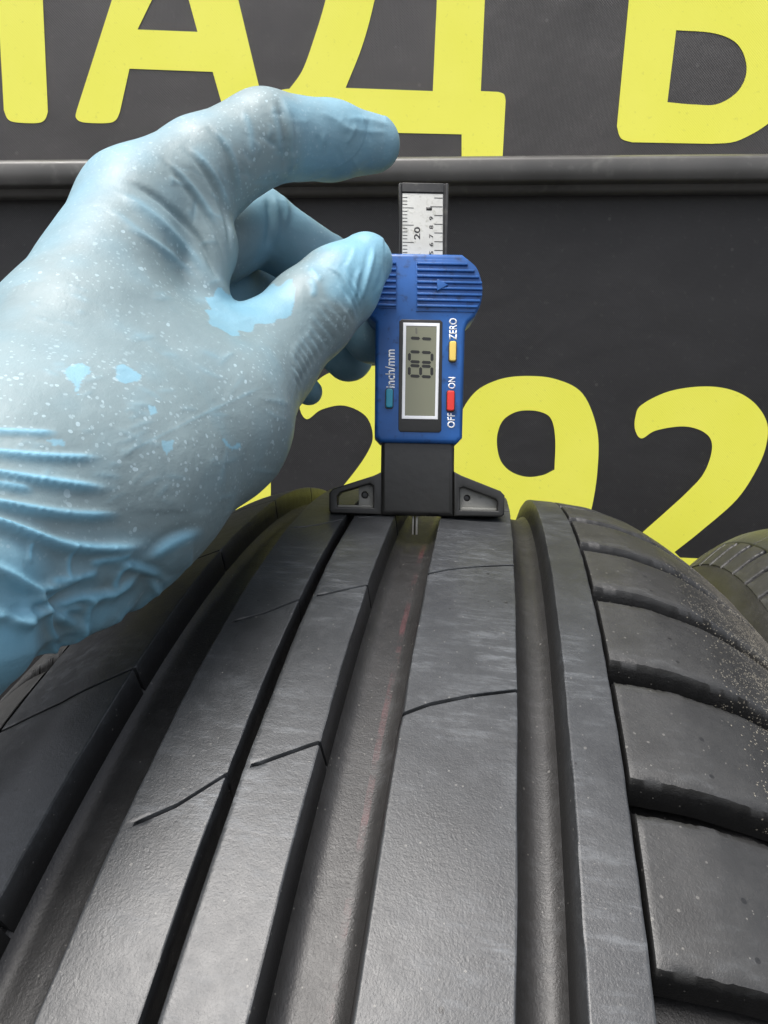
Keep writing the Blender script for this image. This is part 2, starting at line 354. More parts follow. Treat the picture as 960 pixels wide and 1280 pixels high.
def make_block(mirror, s0=39.0):
    pitch = 360 / 66; mm = np.degrees(1 / R0); gw = 2.15 * mm
    S = np.concatenate([[39.0, 39.05, 39.25, 39.7], np.linspace(40.3, 101, 84)]); S = s0 + (S - 39.0) * (101 - s0) / 62; e = np.array([4.5, .8, .15, 0] + [0] * 84)
    t = np.concatenate([[-.0, .02, .05, .10], np.linspace(.16, .84, 18), [.90, .95, .98, 1.0]])
    et = np.array([1, .30, .07, .0] + [0] * 18 + [0, .05, .3, 1.0])
    hgt = 5.2 * np.clip((103.5 - S) / 22, 0.02, 1)
    lo = gw * (1.0 - .25 * np.clip((S - 80) / 20, 0, 1)); hi = pitch - lo
    sh = .30 * np.sin((S - 39) / 62 * 3.0) - .012 * (S - 39)
    PH = (lo[None] + (hi - lo)[None] * t[:, None] + sh[None])
    SS = np.broadcast_to(S[None], PH.shape)
    # frayed upper lip
    fr = (et[:, None] > .01) * (et[:, None] < .5); PH = PH + fr * np.random.default_rng(3).normal(0, .022, PH.shape)
    DP = np.maximum(et[:, None] * (hgt[None] + .5), e[None]) - .28 * np.clip((S - 84) / 16, 0, 1)[None]
    wob = .05 * np.sin(SS * .4 + t[:, None] * 7) * (DP < .05)
    V = ring(SS, np.radians(PH), DP + wob)
    if mirror: V = V * np.array([-1, 1, 1])
    q = grid_quads(len(t), len(S), False)
    if mirror: q = q[:, ::-1]
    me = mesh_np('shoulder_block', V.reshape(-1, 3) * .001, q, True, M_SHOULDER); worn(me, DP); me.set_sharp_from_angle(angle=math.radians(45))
    return me
def make_carcass():
    # groove floors are hollowed, rising into the walls as moulded rubber does
    grooves = [(-52.8, -39.6), (-12.4, .6), (20.9, 29.8)]; pts = []
    S = [-80, -68, -60] + sum([list(np.linspace(a - .6, b + .6, 17)) for a, b in grooves[:1]], []) + [-33, -26.6, -24, -18] + list(np.linspace(-13, 1.2, 17)) + [7, 14] + list(np.linspace(20.3, 30.4, 15)) + [34, 38, 39.4, 50, 60, 70, 80]
    for s in S:
        up = 0
        for a, b in grooves:
            if a - 1 < s < b + 1: up = 3.4 * max(0, 1 - min(s - a + .2, b - s + .2) / 4.2) ** 2
        pts.append((s, R0 - drop(s) - (DEEP if abs(s) < 56 else 6.4) + min(up, 3.6)))
    for s in (84, 88, 92, 96, 100, 104, 107, 110, 114, 118): 
        k = np.clip((s - 80) / 24, 0, 1); pts.append((s, R0 - drop(s) - 6.0 * (1 - k)))
    side = [(121, 246), (122, 240), (121.6, 236), (119, 231), (115, 226), (114.6, 225), (114.6, 223.5), (112, 218), (108, 212), (103, 208)]
    pts += side; inner = [(96, 207), (92, 212), (93, 220), (102, 232), (108, 250), (104, 268), (92, 284), (70, 294), (0, 298)]
    right = pts[len(S):]
    left = [(-x, r) for x, r in right[::-1]]
    top = pts[:len(S)]
    prof = [(-x, r) for x, r in inner[:-1]][::-1]
    prof = [(-x, r) for x, r in inner][::-1] [0:0] + left + top + right + inner[:-1] + [(0, 298)] + [(-x, r) for x, r in inner[:-1][::-1]]
    prof = np.array(prof, float); n = len(prof)
    seg = 480; ph = np.linspace(0, 2 * np.pi, seg, endpoint=False)
    V = np.stack([np.broadcast_to(prof[:, 0], (seg, n)), prof[:, 1] * np.cos(ph)[:, None], prof[:, 1] * np.sin(ph)[:, None]], -1)
    i = np.arange(seg * n).reshape(seg, n); j = np.vstack([i, i[:1]]); j = np.hstack([j, j[:, :1]])
    Q = np.stack([j[:-1, :-1], j[:-1, 1:], j[1:, 1:], j[1:, :-1]], -1).reshape(-1, 4)
    me = mesh_np('carcass', V.reshape(-1, 3) * .001, Q, True, M_CARCASS); me.set_sharp_from_angle(angle=math.radians(50))
    return me
ribs = [make_rib(-79, -52.8, ([-76, -65, -53], [1.7, 1.35, 0], 119.6), (.7, .7), lean=(.9, 1.4)),
        make_rib(-39.6, -26.2, ([-38.6, -32.2, -26], [2.1, 1.25, 0], 114.8), (.6, .5), smask=(-37.4, -20), lean=(1.4, .15)),
        make_rib(-23.9, -12.4, ([-22.5, -13], [1.15, 0], 113.3), (1.3, .6), smask=(-22.6, -5), lean=(.15, 1.3)),
        make_rib(.6, 20.9, ([.2, 5.1, 12.6, 20.5], [1.8, 1.15, .5, 0], 110.0), (.7, .5), lean=(1.3, .7)),
        make_rib(29.8, 38.3, None, (.6, .5), lean=(1.6, .2))]
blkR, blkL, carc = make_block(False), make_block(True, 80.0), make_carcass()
def tyre(label, mat4, group=None):
    root = link('tyre', None); root.matrix_world = mat4; root.empty_display_size = .05
    tag(root, label, 'tyre')
    link('carcass', carc, root)
    for r in ribs: link('rib', r, root)
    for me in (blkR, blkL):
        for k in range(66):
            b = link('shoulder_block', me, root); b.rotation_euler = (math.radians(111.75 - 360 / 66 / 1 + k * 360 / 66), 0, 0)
    return root
TY, TR = -.1225, -.0833
t_a = np.array([math.cos(TY) * math.cos(TR), math.sin(TY) * math.cos(TR), math.sin(TR)])
t_e2 = np.array([0, 0, 1.]) - t_a * t_a[2]; t_e2 /= np.linalg.norm(t_e2); t_e1 = np.cross(t_e2, t_a)
T_C = np.array([0, 292.78, -301.92])
ty1 = tyre('large worn black tyre with the gauge standing on its tread', frame(T_C, t_a, t_e1, t_e2))
z_low = (ty1.matrix_world.translation.z - R0 * .001 * math.hypot((M_CW @ t_e1)[2], (M_CW @ t_e2)[2]))
print('tyre lowest', z_low)
m2 = Matrix.Translation((.335, .49, .2835)) @ Matrix.Rotation(math.radians(-6), 4, 'Z') @ Matrix.Scale(.913, 4)
ty2 = tyre('dark tyre standing behind the shoulder of the larger one, in front of the digits', m2)

# ------------------------------------------------------------------ tread depth gauge
PM = 4.40; TILT = math.tan(math.radians(1.08))
def gp(px, py, *c):
    X, Z = (px - 520.5) / PM, (645.5 - py) / PM
    return (X - Z * TILT, Z) + tuple(c)
def gl(pts, n=4): return spline([gp(*p) for p in pts], n)
G_O = pix(520.5, 645.5, 217.6) ; _r = math.radians(1.08); _p = math.radians(0.0)
gx = np.array([math.cos(_r), 0, -math.sin(_r)]); gz = np.array([math.sin(_r), 0, math.cos(_r)]); gy = np.array([0, 1., 0])
# metric offset of the front face against the axis plane is perspective only: scale about the foot
gauge = link('tread_depth_gauge', None); gauge.matrix_world = frame(G_O, gx, gy, gz)
tag(gauge, 'blue digital tread depth gauge with black foot standing on the tyre tread', 'gauge')
body = plate('body', [gl([(474, 553.5, 1), (467, 546, 1), (468, 404, 1), (460, 396), (452, 380), (448, 360), (451, 342), (459, 327), (472, 316, 1), (577, 316, 1), (591, 328), (599, 343), (602.5, 360), (600, 378), (592, 394), (584, 402, 1), (580.5, 410, 1), (577, 546, 1), (570, 553.5, 1)])], -6, 5.5, 1.2, M_BLUE, gauge, 2)
# thumb pads with ridges
def pad(xa, pts):
    p = plate('grip_pad', [gl(pts)], -6.3, -5.6, .12, M_BLUE, body)
    for y in (330, 338, 345.6, 353, 360.5, 368, 375.3, 382.7):
        xs = [q[0] for q in spline(pts, 8)]
        if xa > 0:
            xr = 602 - .021 * (y - 360) ** 2 * (1.0 if y < 360 else .6); a, b = 520, min(xr, 601.5)
        else: a, b = 449 + .02 * (y - 360) ** 2, 494
        plate('ridge', [rect(*gp(a, y + 1.5), *gp(b, y - 1.5))], -6.95, -6.2, .22, M_BLUE, p)
    return p
pad(1, [(519, 324, 1), (584, 324, 1), (594, 333), (600, 348), (601.5, 362), (598, 378), (592, 389, 1), (519, 389, 1)])
pad(-1, [(494, 328, 1), (494, 386, 1), (459, 386, 1), (452, 374), (449.5, 360), (453, 342), (459, 330, 1)])
plate('arrow_mark', [[gp(545, 349.5), gp(545, 364.5), gp(558.5, 356.5)]], -7.15, -6.3, .15, M_BLUE, body)
scrn = plate('screen', [gl([(499, 540, 1), (496.8, 537, 1), (498, 402, 1), (501, 399.5, 1), (549, 399.5, 1), (552, 402, 1), (550.5, 537, 1), (548, 540, 1)])], -6.18, -5.5, .12, M_BLACK, gauge)
plate('screen_frame', [[gp(503, 403.7), gp(548.3, 403.7), gp(546, 523.7), gp(501, 523.7)][::-1], [gp(506.6, 407.6), gp(544.6, 407.6), gp(542.4, 519.8), gp(504.8, 519.8)]], -6.32, -6.1, .03, M_WHITE, scrn)
lcd = plate('display', [[gp(506.8, 407.8), gp(544.4, 407.8), gp(542.2, 519.6), gp(505, 519.6)][::-1]], -6.24, -6.1, 0, M_LCD, scrn)
def seg(x0, y0, x1, y1, w, mat=M_SEG):
    a, b = np.array(gp(x0, y0)), np.array(gp(x1, y1)); d = (b - a) / np.linalg.norm(b - a); n = np.array([-d[1], d[0]]) * w / 2 / PM; c = d * w / 2.2 / PM
    plate('segment', [[tuple(a), tuple(a + c - n), tuple(b - c - n), tuple(b), tuple(b - c + n), tuple(a + c + n)]], -6.29, -6.22, 0, mat, scrn, smooth=False)
W7 = 3.7
def digit(yt, yb, xs, segs, sl=.5):
    x0, xm, x1 = xs
    L = {'a': (x0, yt + 1.2, x0, yb - 1.2), 'g': (xm, yt + 1.2, xm, yb - 1.2), 'd': (x1, yt + 1.2, x1, yb - 1.2),
         'f': (x0 + 1, yb - sl, xm - 1, yb), 'e': (xm + 1, yb, x1 - 1, yb + sl), 'b': (x0 + 1, yt - sl, xm - 1, yt), 'c': (xm + 1, yt, x1 - 1, yt + sl)}
    for k in segs: seg(*L[k], W7)
digit(457.5, 470.5, (510.4, 524.6, 538.6), 'abcdefg')
digit(440.2, 452.6, (510.6, 524.8, 538.8), 'abcdef')
digit(423.2, 434, (511, 525, 539.2), 'bc')
seg(519, 409.5, 519.5, 418, 2.4, M_SEGF)
for nm, x0, y0, x1, y1, m, sd_ in (('button', 560.2, 451, 569, 426.2, M_YBTN, 1), ('button', 557.2, 513, 566.8, 488, M_RED, 1), ('button', 481, 510.5, 490, 487, M_TEAL, 1)):
    plate(nm, [rect(*gp(x0, y0), *gp(x1, y1), .55)], -7.0, -5.8, .3, m, gauge, 3)
    plate('button_surround', [rect(*gp(x0 - 1.1, y0 + 1.3), *gp(x1 + 1.1, y1 - 1.1), .7)], -6.06, -5.8, .04, M_BLACK, gauge)
def text(s, x_left, x_right, y_bottom, y_top, parent, y, mat, mirror=False, name='lettering'):
    """lettering turned a quarter to read upwards, fitted into the given pixel box"""
    cu = bpy.data.curves.new(name, 'FONT'); cu.body = s; cu.size = 1; cu.extrude = 0; cu.resolution_u = 6; cu.offset = .018
    o = bpy.data.objects.new('tmp', cu); me = evaluated(o); bpy.data.objects.remove(o); bpy.data.curves.remove(cu)
    n = len(me.vertices); V = np.empty(n * 3, np.float32); me.vertices.foreach_get('co', V); V = V.reshape(-1, 3)
    mn, mx = V.min(0), V.max(0); U = (V - mn) / np.maximum(mx - mn, 1e-6)
    W = np.empty((n, 3), np.float32)
    for i in range(n):
        u, v = U[i, 0], U[i, 1]; px = x_right + (x_left - x_right) * v; py = y_bottom + (y_top - y_bottom) * u
        a = gp(px, py); W[i] = (a[0] * .001, y * .001, a[1] * .001)
    me.vertices.foreach_set('co', W.ravel()); me.update(); me.name = name; me.materials.clear(); me.materials.append(mat)
    bm = bmesh.new(); bm.from_mesh(me); r = bmesh.ops.extrude_face_region(bm, geom=bm.faces[:])
    for e in r['geom']:
        if isinstance(e, bmesh.types.BMVert): e.co.y += .00012
    bmesh.ops.recalc_face_normals(bm, faces=bm.faces); bm.to_mesh(me); bm.free()
    return link(name, me, parent)
text('ZERO', 560.2, 570, 424, 397, gauge, -6.08, M_WHITE)
text('ON', 559, 568, 485, 470.5, gauge, -6.08, M_WHITE)
text('OFF', 558, 567.5, 534, 515.5, gauge, -6.08, M_WHITE)
text('inch/mm', 480.5, 492.5, 485.5, 437.5, gauge, -6.08, M_WHITE)
# ruler beam
beam = plate('beam', [gl([(499, 320, 1), (497, 224.5, 1), (499, 222.5, 1), (559, 222.5, 1), (561, 224.5, 1), (559, 320, 1)])], -3.0, 3, .35, M_GUN, gauge)
for x0, x1 in ((497.4, 501.2), (555.0, 560.6)):
    plate('beam_rim', [rect(*gp(x0, 318), *gp(x1, 223.4), .2)], -3.55, -2.9, .2, M_GUN, beam)
plate('beam_rim', [rect(*gp(501.4, 235.4), *gp(554.8, 223.4), .2)], -3.5, -2.9, .2, M_GUN, beam)
scale_ = plate('scale', [[gp(502, 319), gp(553, 319), gp(553.4, 236.6), gp(502.4, 236.6)]], -3.2, -2.9, 0, M_STEEL, beam)
for k in range(18):
    y = 298.5 - 4.36 * k + 4.36 * 4
    if y > 316 or y < 239: continue
    ln = 14 if (k - 4) % 5 == 0 else 6
    plate('tick', [rect(*gp(502.4, y + .4), *gp(502.4 + ln, y - .4))], -3.26, -3.15, 0, M_INK, scale_, smooth=False)
for k in range(8):
    y = 241.8 + 11.05 * k
    if y > 315: continue
    plate('tick', [rect(*gp(542.6 if k != 1 else 537.5, y + .45), *gp(553, y - .45))], -3.26, -3.15, 0, M_INK, scale_, smooth=False)
text('20', 517, 524.6, 294.6, 278.7, scale_, -3.26, M_INK)
for ch, y in (('9', 267.5), ('8', 278.8), ('7', 290), ('6', 300.8), ('5', 311.5)):
    text(ch, 536.2, 541.2, y + 2.3, y - 2.4, scale_, -3.26, M_INK)
text('1', 532.4, 539.6, 257.6, 253.8, scale_, -3.26, M_INK)
# column and foot
plate('column', [gl([(474, 645, 1), (475.5, 548, 1), (568, 548, 1), (567, 645, 1)])], -4.6, 4.6, 1.6, M_BLACK, gauge, 4)
def wing(sign, outer, hole):
    wg = plate('foot_wing', [gl(outer), gl(hole)], -4.4, 4.2, .45, M_BLACK, gauge, 3)
    return wg
wl = wing(-1, [(476, 644.3, 1), (413, 643.5, 1), (409.5, 640, 1), (409.5, 618, 1), (414, 612.5, 1), (466, 595, 1), (476, 590, 1)], [(420, 635.5, 1), (420, 622, 1), (424, 617, 1), (461, 605.5, 1), (465, 608, 1), (465.5, 635.5, 1)])
wr = wing(1, [(567, 644.3, 1), (567, 588, 1), (577, 593, 1), (626, 611.5, 1), (631, 617, 1), (630.5, 641, 1), (627, 643.8, 1)], [(574.5, 636.5, 1), (574.8, 609, 1), (579, 607.5, 1), (619, 621.5, 1), (622, 625, 1), (622, 636.5, 1)])
cir = lambda x, y, r, n=16: [gp(x + r * math.cos(2 * math.pi * k / n), y - r * math.sin(2 * math.pi * k / n)) for k in range(n)]
plate('inset', [[gp(446.5, 636), gp(466, 636), gp(466, 604), gp(446.5, 609.5)], cir(454.5, 619.5, 4.6)], -2.2, 3, .15, M_GREYP, wl)
plate('inset', [[gp(574, 637), gp(623, 637), gp(622.5, 623), gp(578, 606), gp(574.5, 607)], cir(584.5, 621, 4.2)], -2.2, 3, .15, M_GREYP, wr)
for x, y, p in ((454.5, 619.5, wl), (584.5, 621, wr)): plate('screw', [cir(x, y, 4.3)], -1.2, 2.5, .2, M_BLACK, p)
plate('inset_floor', [[gp(420, 636), gp(465, 636), gp(465, 632.5), gp(420, 632.5)]], -3.2, 3, .2, M_GREYP, wl)
plate('inset_floor', [[gp(575, 637), gp(621.5, 637), gp(621.5, 633), gp(575, 633)]], -3.2, 3, .2, M_GREYP, wr)
plate('probe', [rect(*gp(514.6, 669), *gp(517.4, 640))], -1.2, 1.2, .1, M_PROBE, gauge)
plate('probe', [rect(*gp(519.0, 669), *gp(522.4, 640))], -1.2, 1.2, .1, M_PROBE, gauge)
plate('probe', [rect(*gp(517.5, 669), *gp(518.9, 640))], -.9, 1.2, .1, M_BLACK, gauge)

# ------------------------------------------------------------------ gloved hand
def P(px, py, d, r): return (pix(px, py, d), r)
H = .82
def sd_cone(X, a, ra, b, rb):
    ba = b - a; L2 = float(ba @ ba); t = np.clip(((X - a) @ ba) / L2, 0, 1)
    return np.linalg.norm(X - a - t[..., None] * ba, axis=-1) - (ra + (rb - ra) * t)
def smin(a, b, k):
    h = np.clip(.5 + .5 * (b - a) / k, 0, 1); return b + (a - b) * h - k * h * (1 - h)
lo = np.array([-112., 62, -46]); hi = np.array([14., 286, 126])
gx_, gy_, gz_ = [np.arange(lo[i], hi[i], H, dtype=np.float32) for i in range(3)]
VOL = np.full((len(gx_), len(gy_), len(gz_)), 60, np.float32)
def chain_field(groups):
    """groups: list of (chain, k): each chain a list of (point, radius); blended into VOL with k"""
    global VOL
    for chain, kin, kout in groups:
        A = np.array([c[0] for c in chain]); rm = max(c[1] for c in chain) + 16
        i0 = np.maximum(((A.min(0) - rm - lo) / H).astype(int), 0); i1 = np.minimum(((A.max(0) + rm - lo) / H).astype(int) + 2, VOL.shape)
        sl = tuple(slice(i0[i], i1[i]) for i in range(3))
        X = np.stack(np.meshgrid(gx_[sl[0]], gy_[sl[1]], gz_[sl[2]], indexing='ij'), -1)
        d = None
        for (a, ra), (b, rb) in zip(chain[:-1], chain[1:]):
            e = sd_cone(X, a.astype(np.float32), ra, b.astype(np.float32), rb); d = e if d is None else smin(d, e, kin)
        VOL[sl] = smin(VOL[sl], d.astype(np.float32), kout)
chain_field([
    ([P(-240, 800, 97, 20), P(-115, 722, 108, 19.5), P(15, 628, 130, 21.5)], 4, 1),
    ([P(172, 264, 178, 13.2), P(92, 440, 153, 16.6), P(12, 622, 130, 20)], 5, 8),
    ([P(215, 330, 200, 12.5), P(130, 480, 172, 15), P(50, 630, 142, 18)], 5, 10),
    ([P(238, 395, 220, 12), P(160, 520, 186, 14), P(75, 640, 150, 16)], 5, 8),
    ([P(252, 465, 236, 11), P(180, 560, 194, 12), P(95, 645, 156, 14)], 5, 8),
    ([P(238, 415, 174, 8.5), P(160, 470, 158, 15), P(80, 570, 140, 19)], 5, 10),
    ([P(326, 452, 186, 13.0), P(258, 528, 163, 17.8), P(150, 598, 141, 19.5), P(40, 640, 128, 21)], 5, 11),
    ([P(326, 452, 186, 12.8), P(388, 392, 193, 11.4), P(424, 358, 197, 10.4), P(456, 327, 200.5, 7.6)], 3, 5),
    ([P(172, 264, 178, 13.2), P(258, 212, 188, 12.3), P(330, 172, 197, 11.3), P(414, 176, 212, 10.2), P(466, 180, 220, 8.2)], 2.5, 5),
    ([P(228, 250, 184, 12.3), P(246, 308, 182, 9.3), P(250, 362, 177, 6.6)], 3, 4),
    ([P(215, 330, 200, 12.0), P(322, 282, 226, 11.0), P(420, 344, 236, 10), P(464, 420, 232, 8.6)], 2.5, 3),
    ([P(238, 395, 220, 11.5), P(322, 352, 252, 10.4), P(392, 402, 260, 9.4), P(436, 446, 248, 8.2)], 2.5, 2.5),
    ([P(252, 465, 236, 10.5), P(312, 440, 262, 9.2), P(356, 468, 258, 8), P(386, 490, 248, 4.6)], 2.5, 2.5)])
def surface_nets(D, org, h):
    S = D < 0; c = [D[i:D.shape[0] - 1 + i, j:D.shape[1] - 1 + j, k:D.shape[2] - 1 + k] for i in (0, 1) for j in (0, 1) for k in (0, 1)]
    sg = [x < 0 for x in c]; cnt = sum(x.astype(np.int8) for x in sg); act = (cnt > 0) & (cnt < 8)
    idx = np.argwhere(act); vals = np.stack([x[act] for x in c], 1)
    off = np.array([(i, j, k) for i in (0, 1) for j in (0, 1) for k in (0, 1)], np.float32)
    acc = np.zeros((len(idx), 3), np.float32); n = np.zeros(len(idx), np.float32)
    for a in range(8):
        for b in range(a + 1, 8):
            if np.abs(off[a] - off[b]).sum() != 1: continue
            m = (vals[:, a] < 0) != (vals[:, b] < 0); t = vals[m, a] / (vals[m, a] - vals[m, b])
            acc[m] += off[a] + t[:, None] * (off[b] - off[a]); n[m] += 1
    V = (idx + acc / n[:, None]) * h + org
    lut = np.full(act.shape, -1, np.int64); lut[act] = np.arange(len(idx)); Q = []
    for ax in range(3):
        sl0 = [slice(None)] * 3; sl1 = [slice(None)] * 3; sl0[ax] = slice(0, -1); sl1[ax] = slice(1, None)
        A, B = S[tuple(sl0)], S[tuple(sl1)]; e = np.argwhere(A != B); flip = A[A != B]
        u, v = [i for i in range(3) if i != ax]
        ok = (e[:, u] > 0) & (e[:, v] > 0) & (e[:, u] < act.shape[u]) & (e[:, v] < act.shape[v]) & (e[:, ax] < act.shape[ax]); e = e[ok]; flip = flip[ok]
        def at(du, dv):
            f = e.copy(); f[:, u] -= du; f[:, v] -= dv; return lut[f[:, 0], f[:, 1], f[:, 2]]
        q = np.stack([at(1, 1), at(0, 1), at(0, 0), at(1, 0)], 1); fl = flip if ax != 1 else ~flip
        q[~fl] = q[~fl][:, ::-1]; Q.append(q)
    Q = np.concatenate(Q); return V, Q[(Q >= 0).all(1)]
HV, HQ = surface_nets(VOL, lo, H); del VOL
me0 = mesh_np('hand0', HV * .001, HQ)
o0 = bpy.data.objects.new('tmp_hand', me0); md = o0.modifiers.new('sm', 'SMOOTH'); md.factor = .5; md.iterations = 4
md = o0.modifiers.new('ss', 'SUBSURF'); md.levels = 1; md.render_levels = 1
hand_me = evaluated(o0); bpy.data.objects.remove(o0)
n = len(hand_me.vertices); V = np.empty(n * 3, np.float32); hand_me.vertices.foreach_get('co', V); V = V.reshape(-1, 3).astype(np.float64) * 1000
Nn = np.empty(n * 3, np.float32); hand_me.vertices.foreach_get('normal', Nn); Nn = Nn.reshape(-1, 3).astype(np.float64)
vp = -V / np.linalg.norm(V, axis=1)[:, None]
if ((Nn * (V - V.mean(0))).sum(1)).mean() < 0: Nn = -Nn; hand_me.flip_normals()
facing = np.clip(((Nn * vp).sum(1) + .10) / .25, 0, 1)
U = U_ALL = np.stack([480 + F * V[:, 0] / V[:, 1], 640 - F * V[:, 2] / V[:, 1]], 1); DEP = V[:, 1]; SEL = None
def seg_dist(poly, jit=0.0):
    poly = np.array(poly, float); U = U_ALL[SEL]; n = len(U); best = np.full(n, 1e9); tt = np.zeros(n); side = np.zeros(n); L = np.r_[0, np.cumsum(np.linalg.norm(np.diff(poly, axis=0), axis=1))]
    for i in range(len(poly) - 1):
        a, b = poly[i], poly[i + 1]; ba = b - a; t = np.clip(((U - a) @ ba) / (ba @ ba), 0, 1); q = U - a - t[:, None] * ba; d = np.hypot(q[:, 0], q[:, 1])
        m = d < best; best[m] = d[m]; tt[m] = (L[i] + t[m] * (L[i + 1] - L[i])) / L[-1]; side[m] = np.sign(ba[0] * q[m, 1] - ba[1] * q[m, 0])
    return best, tt, side
disp = np.zeros(n); blue = np.zeros(n)
def fold(poly, w, h, dmin=0, dmax=1e3, taper=.18, bl=0.0, asym=0.0, flat0=False):
    global SEL
    poly = spline_open(poly); A = np.array(poly); mg = w * 3.2
    SEL = np.nonzero((U[:, 0] > A[:, 0].min() - mg) & (U[:, 0] < A[:, 0].max() + mg) & (U[:, 1] > A[:, 1].min() - mg) & (U[:, 1] < A[:, 1].max() + mg) & (DEP > dmin) & (DEP < dmax) & (facing > 0))[0]
    if not len(SEL): return
    d, t, s = seg_dist(poly); tp = np.clip((1 - t) / taper, 0, 1) * (1 if flat0 else np.clip(t / taper, 0, 1)); tp = tp * tp * (3 - 2 * tp)
    ww = w * (1 + asym * s); disp[SEL] += h * (np.exp(-(d / ww) ** 1.5) if h > 0 else np.exp(-(d / ww) ** 2)) * tp * facing[SEL]
    blue[SEL] = np.maximum(blue[SEL], bl * np.exp(-(d / (ww * 1.2)) ** 2) * tp * facing[SEL])
def spline_open(p):
    p = [np.array(q, float) for q in p]
    if len(p) < 3: return p
    out = []
    for i in range(len(p) - 1):
        p0 = p[i - 1] if i else 2 * p[0] - p[1]; p3 = p[i + 2] if i + 2 < len(p) else 2 * p[-1] - p[-2]
        for k in range(5):
            t = k / 5; out.append(.5 * (2 * p[i] + (p[i + 1] - p0) * t + (2 * p0 - 5 * p[i] + 4 * p[i + 1] - p3) * t * t + (3 * p[i] - p0 - 3 * p[i + 1] + p3) * t ** 3))
    return out + [p[-1]]
# wrist pleats
for pl, w_, h_ in (([(-60, 538), (20, 539), (80, 541)], 4, .7), ([(-60, 560), (40, 569), (132, 572)], 5, 1.1), ([(-60, 583), (0, 592), (70, 602), (142, 611)], 6, 1.5),
                   ([(-60, 600), (0, 605), (48, 613)], 5, 1.0), ([(-60, 618), (0, 629), (80, 641), (160, 643)], 6, 1.7), ([(-60, 640), (0, 656), (85, 680), (150, 683), (190, 680)], 8, 2.4),
                   ([(-60, 690), (0, 716), (40, 734), (95, 731)], 7, 2.2), ([(55, 726), (100, 722), (130, 712)], 7, 1.2), ([(-40, 770), (0, 766), (40, 778)], 7, 1.8),
                   ([(38, 736), (55, 760), (66, 790), (80, 806)], 6, 1.9), ([(60, 770), (100, 750), (140, 742), (180, 715)], 7, 1.8), ([(80, 806), (100, 790), (112, 760), (120, 740)], 6, 1.6),
                   ([(110, 706), (150, 695), (165, 690)], 6, 1.0), ([(142, 742), (150, 715), (165, 698)], 4, .8), ([(20, 845), (60, 815), (95, 795)], 7, 1.6), ([(92, 674), (90, 705), (87, 732)], 3, .6), ([(30, 705), (34, 690), (36, 675)], 4, .5)):
    fold(pl, w_ * .85, h_ * .62, 0, 190, .22, .9, .35, pl[0][0] < 0)
    fold([(x, y + w_ * 2.2) for x, y in pl], w_ * 1.5, -h_ * .12, 0, 190, .22)
# index: creases at the middle joint and beside the web
for pl, w_, h_ in (([(344, 120), (353, 145), (359, 180), (357, 222)], 4, -.55), ([(352, 118), (361, 150), (366, 190), (364, 224)], 4, .45), ([(338, 126), (347, 160), (350, 195)], 4, .35), ([(368, 150), (373, 180), (372, 215)], 3, .25),
                   ([(300, 135), (312, 160), (316, 200)], 4, .22), ([(256, 152), (282, 190), (294, 235), (297, 275)], 2.9, -.55), ([(264, 158), (291, 195), (301, 240)], 3.2, .4), ([(225, 178), (262, 225), (284, 275), (288, 320)], 2.9, -.55), ([(235, 180), (270, 222), (290, 268)], 3.2, .4),
                   ([(196, 190), (236, 240), (270, 290), (284, 335)], 2.9, -.55), ([(205, 196), (245, 240), (276, 288)], 3.2, .4), ([(150, 222), (200, 250), (245, 295), (272, 345), (286, 366)], 4, -.8), ([(140, 235), (190, 270), (235, 315), (268, 355)], 6, .7), ([(130, 255), (180, 295), (225, 330), (255, 355)], 4, .3), ([(150, 280), (195, 305), (230, 330)], 3, .25),
                   ([(430, 148), (462, 150), (492, 158)], 4, .3), ([(420, 158), (450, 164), (488, 166)], 3, .22), ([(432, 182), (440, 168), (446, 152)], 3, .22), ([(395, 140), (420, 150), (440, 165)], 4, .2)):
    fold(pl, w_, h_, 0, 225, .25, .25 if h_ > 0 else 0)
# thumb: fan of fine wrinkles under the joint, and creases over the pad
A0 = spline_open([(366, 505), (374, 485), (382, 470), (392, 453), (409, 434), (430, 414), (444, 398), (450, 384)]); A1 = spline_open([(345, 470), (352, 450), (364, 434), (372, 420), (384, 402), (396, 378), (418, 356), (432, 335)])
m_ = 17
for k in range(m_):
    f = k / (m_ - 1) * (len(A0) - 1); i = min(int(f), len(A0) - 2); t = f - i
    a = A0[i] * (1 - t) + A0[i + 1] * t; b = A1[i] * (1 - t) + A1[i + 1] * t; mid = (a + b) / 2 + np.array([4, 3]); jit = rng.uniform(-3, 3, 2); b = b + jit
    fold([a, mid, b], 2.3, .42, 170, 215, .3, .12); fold([a + (3.4, 2.6), mid + (3.4, 2.6), b + (3.4, 2.6)], 2.3, -.4, 170, 215, .3)
for pl, w_, h_ in (([(446, 388), (458, 350), (466, 318), (467, 302)], 3.4, .5), ([(440, 392), (436, 362), (424, 342), (402, 330)], 3.5, .45), ([(444, 376), (446, 350), (452, 332)], 3, .35), ([(430, 340), (440, 322), (445, 305)], 3, .2), ([(385, 332), (396, 345), (404, 352)], 4, .35), ([(388, 345), (392, 362), (388, 372)], 4, .3), ([(470, 372), (480, 350), (484, 328)], 3, .25)):
    fold(pl, w_, h_, 170, 215, .25, .5)
    fold([(x - 5, y) for x, y in pl], w_ * 1.2, -h_ * .5, 170, 215, .25)
# middle finger creases
for pl, w_, h_ in (([(332, 246), (338, 275), (332, 315)], 4, -.7), ([(341, 240), (347, 270), (343, 310)], 4, .5), ([(352, 240), (359, 262), (356, 285)], 3.5, .35), ([(415, 285), (425, 300), (432, 318)], 3.5, .35), ([(428, 282), (436, 296), (440, 310)], 3, .3)):
    fold(pl, w_, h_, 205, 262, .25, .2)
# thin seam across the back
fold([(140, 575), (200, 545), (260, 515), (340, 478)], 1.6, .09, 0, 215, .15, .2)
